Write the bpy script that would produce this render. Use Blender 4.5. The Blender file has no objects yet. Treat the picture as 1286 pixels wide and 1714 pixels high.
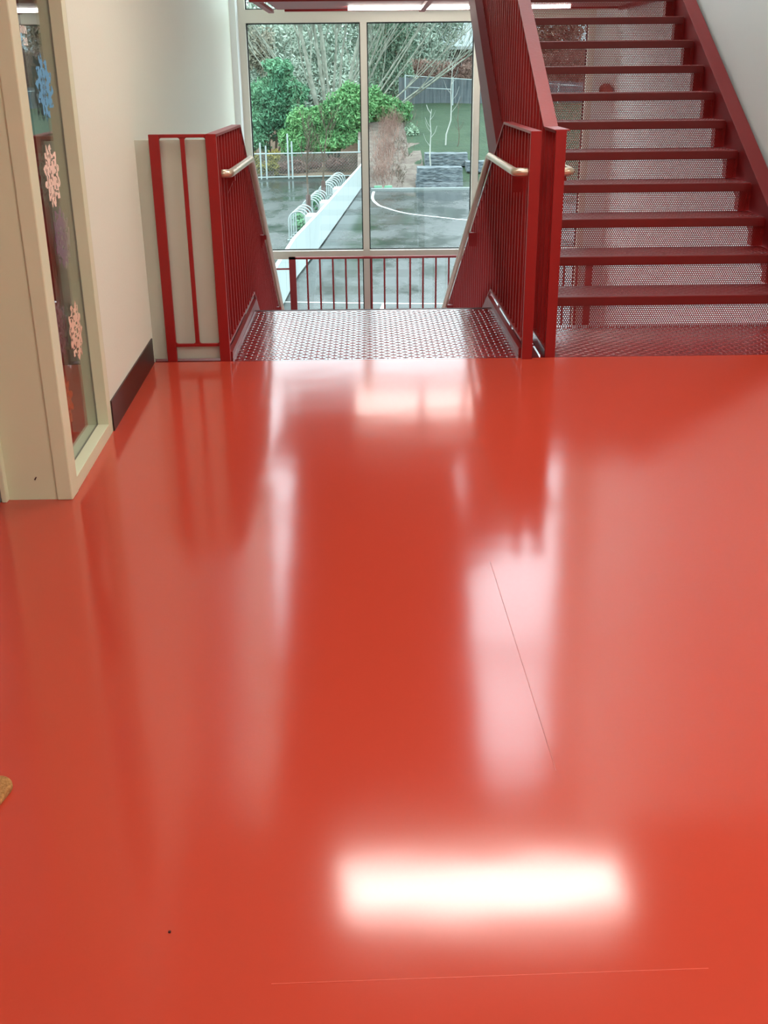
import bpy, bmesh, math, random
from mathutils import Vector, Matrix, noise
random.seed(7)
SC = bpy.context.scene
COL = SC.collection
# ------------------------------------------------------------------ camera
cam_d = bpy.data.cameras.new('camera'); cam = bpy.data.objects.new('camera', cam_d); COL.objects.link(cam)
SC.camera = cam
PITCH, YAW, ROLL = 0.391518, 0.01069365, -0.00985
cy, sy = math.cos(YAW), math.sin(YAW)
fw = Vector((sy*math.cos(PITCH), cy*math.cos(PITCH), -math.sin(PITCH)))
rt = Vector((cy, -sy, 0)); up = rt.cross(fw)
rt2 = rt*math.cos(ROLL) + up*math.sin(ROLL); up2 = up*math.cos(ROLL) - rt*math.sin(ROLL)
M4 = Matrix((( rt2.x, up2.x, -fw.x, 0), (rt2.y, up2.y, -fw.y, 0), (rt2.z, up2.z, -fw.z, 1.31), (0, 0, 0, 1)))
cam.matrix_world = M4
cam_d.sensor_fit = 'VERTICAL'; cam_d.sensor_height = 24.0; cam_d.sensor_width = 18.0
cam_d.lens = 24.0*1767.94/1714.0
cam_d.clip_start = 0.05; cam_d.clip_end = 500
# ------------------------------------------------------------------ sky, exposure
W = bpy.data.worlds.new('overcast_sky'); SC.world = W; W.use_nodes = True
nt = W.node_tree; nt.nodes.clear()
out = nt.nodes.new('ShaderNodeOutputWorld'); bg = nt.nodes.new('ShaderNodeBackground')
tc = nt.nodes.new('ShaderNodeTexCoord'); sep = nt.nodes.new('ShaderNodeSeparateXYZ'); rp = nt.nodes.new('ShaderNodeValToRGB')
nt.links.new(tc.outputs['Generated'], sep.inputs[0]); nt.links.new(sep.outputs['Z'], rp.inputs[0])
rp.color_ramp.elements[0].color = (0.36, 0.40, 0.43, 1); rp.color_ramp.elements[1].color = (0.88, 0.91, 1.0, 1)
rp.color_ramp.elements[0].position = 0.05; rp.color_ramp.elements[1].position = 0.40
nt.links.new(rp.outputs[0], bg.inputs[0]); nt.links.new(bg.outputs[0], out.inputs[0])
bg.inputs[1].default_value = 3.0
SC.view_settings.view_transform = 'Standard'; SC.view_settings.look = 'None'
SC.view_settings.gamma = 1.0; SC.view_settings.exposure = 1.15; SC.view_settings.use_curve_mapping = False
LAMP_MAIN, LAMP_STAIR, LAMP_BACK = 12.0, 10.0, 16.0

# ------------------------------------------------------------------ materials
def lin(c):
    return tuple(((v/255)/12.92 if v/255 <= .04045 else ((v/255+.055)/1.055)**2.4) for v in c) + (1,)
def mat(name, col, rough=.5, metal=0, spec=.5, coat=0, coat_r=.1, var=None, vscale=5, bump=0, bscale=40, detail=3, vstretch=None, trans=0):
    m = bpy.data.materials.new(name); m.use_nodes = True; n = m.node_tree
    b = n.nodes['Principled BSDF']
    b.inputs['Base Color'].default_value = lin(col)
    b.inputs['Roughness'].default_value = rough; b.inputs['Metallic'].default_value = metal
    b.inputs['Specular IOR Level'].default_value = spec
    b.inputs['Coat Weight'].default_value = coat; b.inputs['Coat Roughness'].default_value = coat_r
    if trans: b.inputs['Subsurface Weight'].default_value = 0
    tc = None
    if var or bump:
        tc = n.nodes.new('ShaderNodeTexCoord'); mp = n.nodes.new('ShaderNodeMapping')
        n.links.new(tc.outputs['Object'], mp.inputs[0])
        if vstretch: mp.inputs['Scale'].default_value = vstretch
    if var:
        nz = n.nodes.new('ShaderNodeTexNoise'); nz.inputs['Scale'].default_value = vscale; nz.inputs['Detail'].default_value = detail
        r = n.nodes.new('ShaderNodeValToRGB')
        r.color_ramp.elements[0].position = .3; r.color_ramp.elements[1].position = .7
        r.color_ramp.elements[0].color = lin(col); r.color_ramp.elements[1].color = lin(var)
        n.links.new(mp.outputs[0], nz.inputs['Vector']); n.links.new(nz.outputs['Fac'], r.inputs[0]); n.links.new(r.outputs[0], b.inputs['Base Color'])
    if bump:
        nb = n.nodes.new('ShaderNodeTexNoise'); nb.inputs['Scale'].default_value = bscale; nb.inputs['Detail'].default_value = 2
        bp = n.nodes.new('ShaderNodeBump'); bp.inputs['Strength'].default_value = 1.0; bp.inputs['Distance'].default_value = bump
        n.links.new(mp.outputs[0], nb.inputs['Vector']); n.links.new(nb.outputs['Fac'], bp.inputs['Height'])
        n.links.new(bp.outputs[0], b.inputs['Normal'])
        if coat: n.links.new(bp.outputs[0], b.inputs['Coat Normal'])
    return m
def emit(name, col, s):
    m = bpy.data.materials.new(name); m.use_nodes = True; n = m.node_tree; n.nodes.clear()
    o = n.nodes.new('ShaderNodeOutputMaterial'); e = n.nodes.new('ShaderNodeEmission')
    e.inputs[0].default_value = col; e.inputs[1].default_value = s; n.links.new(e.outputs[0], o.inputs[0]); return m
def glass(name, tint, ior=1.5, rough=0.0):
    m = bpy.data.materials.new(name); m.use_nodes = True; n = m.node_tree; n.nodes.clear()
    o = n.nodes.new('ShaderNodeOutputMaterial'); t = n.nodes.new('ShaderNodeBsdfTransparent'); g = n.nodes.new('ShaderNodeBsdfGlossy')
    f = n.nodes.new('ShaderNodeFresnel'); ge = n.nodes.new('ShaderNodeNewGeometry'); mm = n.nodes.new('ShaderNodeMix'); mm.inputs[2].default_value = ior; mm.inputs[3].default_value = 1/ior; n.links.new(ge.outputs['Backfacing'], mm.inputs[0]); n.links.new(mm.outputs[0], f.inputs[0]); mx = n.nodes.new('ShaderNodeMixShader')
    t.inputs[0].default_value = tint; g.inputs['Roughness'].default_value = rough; g.inputs[0].default_value = (.95, .97, 1, 1)
    n.links.new(f.outputs[0], mx.inputs[0]); n.links.new(t.outputs[0], mx.inputs[1]); n.links.new(g.outputs[0], mx.inputs[2])
    n.links.new(mx.outputs[0], o.inputs[0]); return m

M = {}
M['floor'] = mat('red_epoxy_floor', (184, 65, 46), rough=.125, spec=.62, bump=.0016, bscale=2.2)
M['wall'] = mat('warm_white_paint', (224, 230, 214), rough=.55, bump=.0006, bscale=90)
M['wallc'] = mat('stairwell_white_paint', (222, 230, 228), rough=.55, bump=.0006, bscale=90)
M['ceil'] = mat('ceiling_paint', (206, 200, 190), rough=.8)
M['frame'] = mat('cream_frame_paint', (212, 216, 184), rough=.4)
M['base'] = mat('dark_brown_vinyl', (40, 12, 10), rough=.35)
M['red'] = mat('red_steel_paint', (138, 18, 16), rough=.42, spec=.4, bump=.0004, bscale=60)
M['redm'] = mat('red_stringer_paint', (118, 12, 14), rough=.55, spec=.3)
M['plate'] = mat('red_plate_paint', (120, 11, 15), rough=.2, spec=.8, coat=.45, coat_r=.12)
M['tread'] = mat('red_tread_paint', (112, 11, 12), rough=.34, spec=.5)
M['lip'] = mat('dark_nosing_paint', (62, 22, 24), rough=.4)
M['rail'] = mat('champagne_steel', (206, 190, 166), rough=.3, metal=.75)
M['alu'] = mat('champagne_aluminium', (206, 206, 192), rough=.45)
M['gasket'] = mat('black_gasket', (18, 26, 26), rough=.6)
M['glass'] = glass('window_glass', (.80, .93, .90, 1), 1.45)
M['iglass'] = glass('interior_glass', (.86, .90, .88, 1), 1.5)
M['white'] = mat('white_lettering', (236, 240, 232), rough=.6)
M['board'] = mat('grey_steel_sheet', (190, 198, 184), rough=.4, metal=.1, bump=.0004, bscale=14, vstretch=(1, 1, .06))
M['roomwall'] = mat('classroom_paint', (120, 112, 104), rough=.8)
M['roomfloor'] = mat('classroom_floor', (120, 70, 58), rough=.4)
M['lamp'] = emit('lamp_diffuser', (1, .94, .85, 1), LAMP_MAIN)
M['lamps'] = emit('strip_diffuser', (1, .90, .82, 1), LAMP_STAIR)
M['lampb'] = emit('corridor_diffuser', (1, .96, .90, 1), LAMP_BACK)
M['coir'] = mat('coir', (150, 104, 52), rough=.95, var=(188, 138, 80), vscale=120, bump=.004, bscale=220)
# outside
def asphalt():
    m = mat('wet_asphalt', (66, 78, 76), rough=.3, var=(88, 100, 94), vscale=3, bump=.002, bscale=3)
    n = m.node_tree; b = n.nodes['Principled BSDF']
    tc = n.nodes.new('ShaderNodeTexCoord'); mp = n.nodes.new('ShaderNodeMapping'); mp.inputs['Scale'].default_value = (.35, .16, 1)
    nz = n.nodes.new('ShaderNodeTexNoise'); nz.inputs['Scale'].default_value = 1.0; nz.inputs['Detail'].default_value = 6; nz.inputs['Roughness'].default_value = .62
    r = n.nodes.new('ShaderNodeValToRGB'); r.color_ramp.elements[0].position = .45; r.color_ramp.elements[1].position = .58
    r.color_ramp.elements[0].color = (.13, .13, .13, 1); r.color_ramp.elements[1].color = (.40, .40, .40, 1)
    b.inputs['Specular IOR Level'].default_value = .18
    n.links.new(tc.outputs['Object'], mp.inputs[0]); n.links.new(mp.outputs[0], nz.inputs['Vector']); n.links.new(nz.outputs['Fac'], r.inputs[0])
    n.links.new(r.outputs[0], b.inputs['Roughness']); return m
M['asphalt'] = asphalt()
M['lawn'] = mat('lawn_grass', (50, 104, 56), rough=.9, var=(84, 128, 78), vscale=.8, detail=6, bump=.05, bscale=6)
M['soil'] = mat('bark_mulch', (106, 90, 80), rough=.95, var=(140, 130, 116), vscale=2.5, detail=8, bump=.05, bscale=5)
M['leaflitter'] = mat('leaf_litter', (116, 86, 66), rough=.95, var=(130, 112, 84), vscale=2.5, detail=6, bump=.05, bscale=8)
M['paint'] = mat('court_line_paint', (232, 238, 232), rough=.5)
M['kerb'] = mat('pale_kerb', (150, 165, 160), rough=.7)
M['panelw'] = mat('white_fence_panel', (200, 216, 214), rough=.5)
M['concrete'] = mat('white_concrete', (226, 228, 222), rough=.8)
M['galv'] = mat('pale_galvanised', (196, 214, 210), rough=.5, metal=.1)
M['wire'] = mat('fence_wire', (120, 140, 138), rough=.6)
M['stone'] = mat('grey_stone', (74, 88, 94), rough=.85, var=(132, 144, 146), vscale=2.2, detail=8, bump=.12, bscale=3, vstretch=(1, 1, 2.5))
M['wood'] = mat('weathered_boards', (74, 88, 92), rough=.85, var=(116, 126, 128), vscale=3, detail=4, vstretch=(2.5, 2.5, .15))
M['roof'] = mat('grey_roofing', (176, 192, 192), rough=.9, var=(150, 166, 166), vscale=.5)
M['house'] = mat('brown_siding', (112, 92, 84), rough=.9)
M['trim'] = mat('white_eave', (220, 230, 230), rough=.7)
M['bark'] = mat('pale_bark', (184, 190, 172), rough=.85, var=(128, 134, 118), vscale=3, detail=5)
M['twig'] = mat('brown_twig', (104, 92, 76), rough=.9)
M['palebark'] = mat('birch_bark', (206, 212, 200), rough=.8)
M['wrap'] = mat('brown_trunk_wrap', (104, 84, 76), rough=.9)
def leafmat(name, a, b, sc=.5):
    m = mat(name, a, rough=.7, var=b, vscale=sc, detail=3, spec=.3); return m
M['leaf1'] = leafmat('laurel_leaves', (66, 118, 74), (110, 160, 100))
M['leaf2'] = leafmat('blue_green_leaves', (62, 112, 84), (104, 150, 112))
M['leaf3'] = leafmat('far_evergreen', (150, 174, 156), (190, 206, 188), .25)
M['leaf4'] = leafmat('brown_hedge', (92, 74, 62), (128, 112, 92), .6)
M['leaf5'] = leafmat('dark_conifer', (104, 134, 112), (144, 168, 142))
M['leaf6'] = leafmat('yellow_leaves', (140, 132, 62), (172, 158, 80))
M['leaf7'] = leafmat('green_brown', (132, 142, 118), (160, 152, 132), .3)
M['redtwig'] = leafmat('red_brown_twigs', (122, 92, 82), (156, 128, 114), .8)

ALB = dict(asphalt=.30, lawn=.21, soil=.5, leaflitter=.5, paint=.45, kerb=.45, panelw=.60, concrete=.5, galv=.5, wire=.5, stone=.6, wood=.6, roof=.5, house=.5,
           trim=.5, bark=.55, twig=.6, palebark=.5, wrap=.6, leaf1=.95, leaf2=1.0, leaf3=.75, leaf4=.8, leaf5=.9, leaf6=.6, leaf7=.7, redtwig=.7)   # outdoor surfaces are darker than they look under an open sky
for k_, a_ in ALB.items():
    for n_ in M[k_].node_tree.nodes:
        if n_.type == 'VALTORGB' and n_.outputs[0].links and n_.outputs[0].links[0].to_socket.name == 'Base Color':
            for e_ in n_.color_ramp.elements: e_.color = tuple(c*a_ for c in e_.color[:3])+(1,)
    bc = M[k_].node_tree.nodes['Principled BSDF'].inputs['Base Color']; bc.default_value = tuple(c*a_ for c in bc.default_value[:3])+(1,)

# ------------------------------------------------------------------ mesh building
class MB:
    def __init__(s): s.v = []; s.f = []; s.mi = []
    def poly(s, pts, faces, mi=0):
        b = len(s.v); s.v += [tuple(p) for p in pts]
        for f in faces: s.f.append(tuple(i+b for i in f)); s.mi.append(mi)
    def box(s, x0, x1, y0, y1, z0, z1, mi=0, xf=None):
        pts = [(x, y, z) for z in (z0, z1) for y in (y0, y1) for x in (x0, x1)]
        if xf: pts = [xf(*p) for p in pts]
        s.poly(pts, [(0, 2, 3, 1), (4, 5, 7, 6), (0, 1, 5, 4), (2, 6, 7, 3), (0, 4, 6, 2), (1, 3, 7, 5)], mi)
    def prism(s, pts2, a0, a1, axis='x', mi=0):     # polygon extruded along an axis
        n = len(pts2)
        def mk(p, a): return {'x': (a, p[0], p[1]), 'y': (p[0], a, p[1]), 'z': (p[0], p[1], a)}[axis]
        s.poly([mk(p, a0) for p in pts2] + [mk(p, a1) for p in pts2],
               [tuple(range(n))[::-1], tuple(range(n, 2*n))] + [(i, (i+1) % n, (i+1) % n+n, i+n) for i in range(n)], mi)
    def ribbon(s, line, x0, x1, t, mi=0):            # flat bar following a (y,z) path; t thickness below the line
        n = len(line); low = []
        for i in range(n):
            a = Vector(line[max(i-1, 0)]); b = Vector(line[min(i+1, n-1)]); p = Vector(line[i])
            if 0 < i < n-1:
                d1 = (p-a).normalized(); d2 = (b-p).normalized(); n1 = Vector((d1.y, -d1.x)); n2 = Vector((d2.y, -d2.x))
                m = (n1+n2); m = m/ max(m.dot(n1), .2)
            else:
                d = (b-a).normalized(); m = Vector((d.y, -d.x))
            q = p+m*t; low.append((q.x, q.y))
        for i in range(n-1):
            s.prism([line[i], line[i+1], low[i+1], low[i]], x0, x1, 'x', mi)
    def tube(s, path, r, seg=12, mi=0, caps=True, r2=None):
        P = [Vector(p) for p in path]; n = len(P); rings = []
        t0 = (P[1]-P[0]).normalized(); u = t0.orthogonal().normalized()
        for i in range(n):
            a = P[max(i-1, 0)]; b = P[min(i+1, n-1)]; t = (b-a).normalized()
            u = (u-t*u.dot(t)).normalized(); w = t.cross(u)
            rr = r if r2 is None else r+(r2-r)*i/(n-1)
            rings.append([P[i]+(u*math.cos(2*math.pi*k/seg)+w*math.sin(2*math.pi*k/seg))*rr for k in range(seg)])
        pts = [p for g in rings for p in g]; fs = []
        for i in range(n-1):
            for k in range(seg):
                k2 = (k+1) % seg; fs.append((i*seg+k, i*seg+k2, (i+1)*seg+k2, (i+1)*seg+k))
        if caps: fs += [tuple(range(seg))[::-1], tuple((n-1)*seg+k for k in range(seg))]
        s.poly(pts, fs, mi)
    def build(s, name, m, parent=None, smooth=False, bevel=0, loc=None):
        me = bpy.data.meshes.new(name); me.from_pydata(s.v, [], s.f); me.update()
        for mm in (m if isinstance(m, (list, tuple)) else [m]): me.materials.append(mm)
        if any(s.mi): me.polygons.foreach_set('material_index', s.mi)
        if smooth:
            me.polygons.foreach_set('use_smooth', [True]*len(me.polygons))
        o = bpy.data.objects.new(name, me); COL.objects.link(o)
        if smooth:
            try: me.set_sharp_from_angle(angle=math.radians(40))
            except Exception: pass
        if loc is not None:
            me.transform(Matrix.Translation(-Vector(loc))); o.location = loc
        if bevel:
            b = o.modifiers.new('bevel', 'BEVEL'); b.width = bevel; b.segments = 2; b.limit_method = 'ANGLE'
        if parent: attach(o, parent)
        return o
def attach(o, p):
    o.parent = p
    o.matrix_parent_inverse = Matrix.Translation(-wloc(p))
def wloc(p):
    v = Vector(p.location)
    if p.parent: v = v  # children keep world-style locations
    return v
def tag(o, label=None, cat=None, group=None, kind=None):
    if label: o['label'] = label
    if cat: o['category'] = cat
    if group: o['group'] = group
    if kind: o['kind'] = kind
    return o
def empty(name, loc=(0, 0, 0)):
    o = bpy.data.objects.new(name, None); COL.objects.link(o); o.location = loc; o.empty_display_size = .1; return o
def struct(name, mb, m, parent=None, **k):
    o = mb.build(name, m, parent, **k)
    if not parent: o['kind'] = 'structure'
    return o
def one(*b):
    m = MB(); m.box(*b); return m
def arc(c, r, a0, a1, n, fn):
    return [fn(c[0]+r*math.cos(a0+(a1-a0)*i/n), c[1]+r*math.sin(a0+(a1-a0)*i/n)) for i in range(n+1)]
def fillet(path, r, n=6):
    P = [Vector(p) for p in path]; o = [P[0]]
    for i in range(1, len(P)-1):
        a, b, c = P[i-1], P[i], P[i+1]; d1 = (a-b).normalized(); d2 = (c-b).normalized()
        for k in range(n+1):
            t = k/n; o.append((b+d1*r)*(1-t)**2 + b*2*t*(1-t) + (b+d2*r)*t*t)
    o.append(P[-1]); return o

# ------------------------------------------------------------------ key dimensions
YE = 5.17          # floor edge
YL = 6.40          # lip of the landing plate over the flight going down
YS, RUN, RISE = 5.84, .31, .17
YW = 11.60         # glass wall
XR = 2.50          # stairwell right wall
ZC = 2.85          # corridor ceiling
ZM = -1.53         # lower half landing
ZU = 2.04          # upper half landing
GZ = -3.9          # playground level
def xw(y): return -1.012-.0399*(y-3.32)     # face of the left wall, which runs slightly askew

# ------------------------------------------------------------------ floor, ceiling, walls
b = MB(); b.prism([(-3.6, -4), (5, -4), (5, YE), (-1.3, YE), (-1.3, 3.42), (-3.6, 3.42)], -.25, 0, 'z'); struct('floor', b, M['floor'])
b = MB(); b.box(-3.6, 5, -4, YE, ZC, ZC+.4); struct('ceiling', b, M['ceil'])
def wprism(s0, s1, z0, z1, th=.14, off=0):   # block of the skew left wall, s along it from the frame corner
    def P(s, d): return (-1.012-.0399*s-.9992*d, 3.32+.9992*s-.0399*d)
    m = MB(); m.prism([P(s0, off), P(s1, off), P(s1, th), P(s0, th)], z0, z1, 'z'); return m
def addw(m, s0, s1, d0, d1, z0, z1, mi=0):
    def P(s, d): return (-1.012-.0399*s-.9992*d, 3.32+.9992*s-.0399*d)
    m.prism([P(s0, d0), P(s1, d0), P(s1, d1), P(s0, d1)], z0, z1, 'z', mi)
b = MB(); addw(b, .745, 8.5, 0, .16, -.25, 7.9); addw(b, 1.84, 8.5, 0, .16, -3.9, -.25); addw(b, 0, .745, 0, .16, 2.22, ZC+.4)
struct('wall_left', b, M['wall'])
b = MB(); b.box(-3.6, -2.3, 3.32, 3.42, 0, ZC); b.box(-2.3, -1.012, 3.32, 3.42, 2.15, ZC)
struct('wall_alcove', b, M['wall'])
b = MB(); b.box(-3.7, -3.6, -4, 3.42, 0, ZC); b.box(-3.7, 5.1, -4.1, -4, 0, ZC); b.box(5, 5.1, -4, YE, 0, ZC); struct('wall_corridor', b, M['wall'])
b = MB(); b.box(XR, XR+.15, YE, YW+.1, -3.9, 7.9); b.box(XR+.151, 5.1, YE+.001, YE+.15, -.25, ZC+.4); struct('wall_right', b, M['wallc'])
b = MB(); b.box(2.28, XR, YW-.02, YW+.1, -3.9, 7.9); b.box(-1.5, XR, YW-.02, YW+.1, -3.9, -2.4); b.box(-1.5, XR, YW-.02, YW+.1, 7.5, 7.9); b.box(-1.5, -1.30, YW-.02, YW+.1, -3.9, 7.9)
struct('wall_back', b, M['wallc'])
b = MB(); b.box(-1.6, 2.7, YE, YW+.1, 7.8, 7.95); b.box(-1.6, 2.7, YE-.15, YE, ZC+.4, 7.8); struct('roof_over_stairwell', b, M['ceil'])
b = MB(); addw(b, .745, 1.835, -.006, 0, 0, .125); struct('baseboard_left', b, M['base'])
b = MB(); b.box(-1.3, 2.5, YE-.0, YE+.06, -.30, -.02); b.box(-1.35, -.76, YE+.06, 6.4, -.2, -.01); struct('trim_1', b, M['red'])
# seams and a crumb
def strip(p, q, w, h=.0004):
    p = Vector(p); q = Vector(q); d = (q-p).normalized(); n = Vector((-d.y, d.x))*w/2
    m = MB(); m.prism([tuple(p+n), tuple(q+n), tuple(q-n), tuple(p-n)], 0, h, 'z'); return m
M['seam'] = mat('floor_seam', (212, 84, 60), rough=.4); M['seam2'] = mat('floor_scratch', (176, 60, 44), rough=.4)
b = strip((-.17, 1.247), (.52, 1.262), .0012); struct('trim_2', b, M['seam'])
b = strip((.364, 1.78), (.338, 2.78), .0012); struct('trim_3', b, M['seam2'])
b = MB(); 
for i in range(7):
    a = i*.9; b.box(-.001-.0012*math.cos(a), .001-.0012*math.cos(a), -.001+.001*math.sin(a), .001+.001*math.sin(a), 0, .0022+.0003*i)
o = b.build('crumb', mat('dark_crumb', (70, 18, 16), rough=.8)); o.location = (-.348, 1.358, .0004); tag(o, 'tiny dark crumb lying on the open red floor near the camera', 'crumb')

# door frame corner (side facing the camera) and the door beside it
fr = empty('door_frame', (-1.15, 3.33, 0)); fr['kind'] = 'structure'; fr.name = 'trim_4'
b = MB(); b.box(-1.064, -1.012, 3.318, 3.40, 0, 2.25); b.build('corner_post', M['frame'], fr, bevel=.004)
one(-1.227, -1.064, 3.326, 3.48, 0, 2.15).build('door_jamb', M['frame'], fr)
b = MB(); b.box(-1.245, -1.227, 3.30, 3.42, 0, 2.2); b.box(-2.3, -1.227, 3.30, 3.42, 2.12, 2.2); b.build('door_casing', M['frame'], fr, bevel=.003)
b = MB(); b.prism([(-1.135, .072), (-1.128, .082), (-1.125, .080), (-1.131, .069)], 3.3245, 3.327, 'y'); b.build('paint_chip', M['base'], fr)
d = empty('door_1', (-1.75, 3.42, 0)); d['kind'] = 'structure'
one(-2.28, -1.25, 3.40, 3.445, .012, 2.12).build('door_panel', M['wallc'], d)
b = MB(); b.tube(fillet([(-1.33, 3.40, 1.0), (-1.33, 3.345, 1.0), (-1.45, 3.345, 1.0)], .02), .01); b.build('door_handle', M['rail'], d, smooth=True)
one(-2.28, -1.25, 3.30, 3.45, 0, .012).build('threshold', M['concrete'], d)
# coir mat at the left edge
def round_slab(w, l, r, h):
    pts = []
    for cx, cy_, a in ((w/2-r, l/2-r, 0), (-w/2+r, l/2-r, 90), (-w/2+r, -l/2+r, 180), (w/2-r, -l/2+r, 270)):
        for k in range(7):
            t = math.radians(a+15*k); pts.append((cx+r*math.cos(t), cy_+r*math.sin(t)))
    m = MB(); m.prism(pts, 0, h, 'z'); return m
o = round_slab(.6, .9, .035, .014).build('doormat', M['coir'], bevel=.004); o.rotation_euler.z = math.radians(-11)
o.location = (-.725-.3*math.cos(.19)-.435*math.sin(.19)+.0, 1.772-.45*math.cos(.19)+.3*math.sin(.19), 0); tag(o, 'tan coir doormat with rounded corner at the left edge of the red floor', 'doormat')

# ------------------------------------------------------------------ sidelight window in the left wall
w = empty('window_2', (xw(3.7), 3.7, 0)); w['kind'] = 'structure'
b = MB()
addw(b, 0.004, .046, 0, .05, .0, 2.2); addw(b, .68, .745, 0, .09, 0, 2.2); addw(b, .046, .68, 0, .09, 0, .05); addw(b, .06, .68, 0, .13, 2.1, 2.2)
b.build('window_frame', M['frame'], w, bevel=.0015)
b = MB()
addw(b, .676, .68, .0425, .0475, .05, 2.1); addw(b, .05, .68, .0425, .0475, .05, .0525); b.build('gasket', M['gasket'], w)
b = MB(); addw(b, .06, .676, .041, .047, .052, 2.1); b.build('pane', M['iglass'], w)
FONT = {'R': ['XXX.', 'X..X', 'XXX.', 'X.X.', 'X..X'], 'O': ['.XX.', 'X..X', 'X..X', 'X..X', '.XX.'], 'M': ['X...X', 'XX.XX', 'X.X.X', 'X...X', 'X...X'],
        '2': ['XXX.', '...X', '.XX.', 'X...', 'XXXX'], '1': ['.X.', 'XX.', '.X.', '.X.', 'XXX']}
def lettering(txt, s0, z0, px, pz, m):
    s = s0
    for ch in txt:
        g = FONT[ch]
        for j, row in enumerate(g):
            for i, c in enumerate(row):
                if c == 'X': addw(m, s+i*px, s+(i+1)*px+.0003, .0395, .0405, z0-(j+1)*pz, z0-j*pz+.0003)
        s += (len(g[0])+1)*px
b = MB(); lettering('ROOM', .252, 1.464, .0036, .0044, b); lettering('211', .270, 1.430, .0042, .0044, b); b.build('room_lettering', M['white'], w)
# classroom beyond
b = MB(); addw(b, -.5, 8, 3.6, 3.7, 0, 3); addw(b, 3.5, 3.6, .16, 3.6, 0, 3); addw(b, .14, .16, .16, 3.6, 0, 3); addw(b, 0, 3.6, .16, 3.6, 3, 3.1); struct('wall_classroom', b, M['roomwall'])
b = MB(); addw(b, .03, 3.5, .145, 3.6, -.05, -.01); struct('floor_classroom', b, M['roomfloor'])
# paper snowflakes hanging on the inside of the pane
def snowflake(name, s, z, r, col, seed, label, sharp=6, tilt=0, off=.060):
    rnd = random.Random(seed); K = sharp
    ph = [rnd.random()*6 for _ in range(6)]
    def inside(x, y):
        rr = math.hypot(x, y)/r; th = math.atan2(y, x)
        t = abs(((th*K/(2*math.pi)) % 1)-.5)*2
        edge = .88+.11*math.cos(th*K*2+ph[0])
        if rr > edge: return False
        if rr < .10: return False
        h1 = math.sin(rr*16+ph[1])*math.cos(t*5+ph[2])
        h2 = math.sin(rr*9+ph[3]+t*4)
        if .16 < rr < .88 and h1 > .62: return False
        if .2 < rr < .8 and h2 > .88: return False
        return True
    N = 46; m = MB(); st = 2*r/N
    for i in range(N):
        for j in range(N):
            x = -r+(i+.5)*st; y = -r+(j+.5)*st
            if inside(x, y):
                cz = .0035*math.sin(x*40+ph[4])
                pts = []
                for (dx, dy) in ((-.5, -.5), (.5, -.5), (.5, .5), (-.5, .5)):
                    X = x+dx*st; Y = y+dy*st; pts.append((.0035*math.sin(X*40+ph[4])+tilt*Y, X, Y))
                m.poly(pts, [(0, 1, 2, 3)])
    mt = mat(name+'_paper', col, rough=.9)
    o = m.build('paper_snowflake', mt)
    so = o.modifiers.new('solid', 'SOLIDIFY'); so.thickness = .0008
    y = 3.32+s; o.location = (xw(y)-off-abs(tilt)*r, y-.0024, z); o.rotation_euler.z = .0399
    tag(o, label, 'paper snowflake', None); return o
snowflake('blue', .445, 1.285, .105, (96, 158, 196), 3, 'blue paper snowflake, topmost on the narrow window beside the door', off=.0345)
snowflake('pink', .395, 1.01, .105, (226, 204, 188), 5, 'pale pink lacy paper snowflake in the middle of the narrow window', off=.0345)
snowflake('purple', .535, .79, .105, (150, 88, 150), 8, 'purple paper snowflake just below the pale pink lacy one')
snowflake('lilac', .60, .77, .10, (196, 180, 186), 11, 'pale lilac paper snowflake overlapping the purple one behind its right side', tilt=.05)
snowflake('cream', .475, .47, .105, (214, 182, 160), 13, 'peach and white paper snowflake low on the narrow window', off=.033)
snowflake('grey', .36, .50, .10, (170, 160, 170), 17, 'greyish white paper snowflake left of the peach one')
snowflake('orange', .31, .24, .105, (222, 150, 110), 19, 'orange tan paper snowflake, lowest on the narrow window')

# ------------------------------------------------------------------ the glass wall
w = empty('window_1', (.5, YW, 0)); w['kind'] = 'structure'
MX = [-1.235, -.035, 1.105, 2.245]
RZ = [-2.3, -.455, 1.865, 3.45, 5.5, 7.45]
b = MB()
for x in MX: b.box(x-.033, x+.033, YW-.09, YW+.06, RZ[0], RZ[-1])
for i, z in enumerate(RZ):
    h = .06 if i == 2 else .042
    for k in range(3): b.box(MX[k]+.033, MX[k+1]-.033, YW-.09, YW+.06, z-h, z+h)
b.box(-1.31, MX[0]-.033, YW-.09, YW+.06, RZ[0], RZ[-1])
b.build('window_frame', M['alu'], w)
for k in range(3):
    for i in range(5):
        h0 = .06 if i == 2 else .042; h1 = .06 if i+1 == 2 else .042
        x0, x1, z0, z1 = MX[k]+.033, MX[k+1]-.033, RZ[i]+h0, RZ[i+1]-h1
        g = MB(); t = .011
        g.box(x0, x0+t, YW-.02, YW, z0, z1); g.box(x1-t, x1, YW-.02, YW, z0, z1); g.box(x0, x1, YW-.02, YW, z1-t, z1); g.box(x0, x1, YW-.02, YW, z0, z0+t)
        g.build('gasket', M['gasket'], w)
        g = MB(); g.poly([(x0+t, YW-.01, z0+t), (x1-t, YW-.01, z0+t), (x1-t, YW-.01, z1-t), (x0+t, YW-.01, z1-t)], [(0, 1, 2, 3)])
        g.build('pane', M['glass'], w)
# pale reveal beside the glass wall
b = MB(); b.box(-1.335, -1.27, YW-.30, YW-.09, -2.3, 7.4); struct('trim_5', b, M['wallc'])

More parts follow.
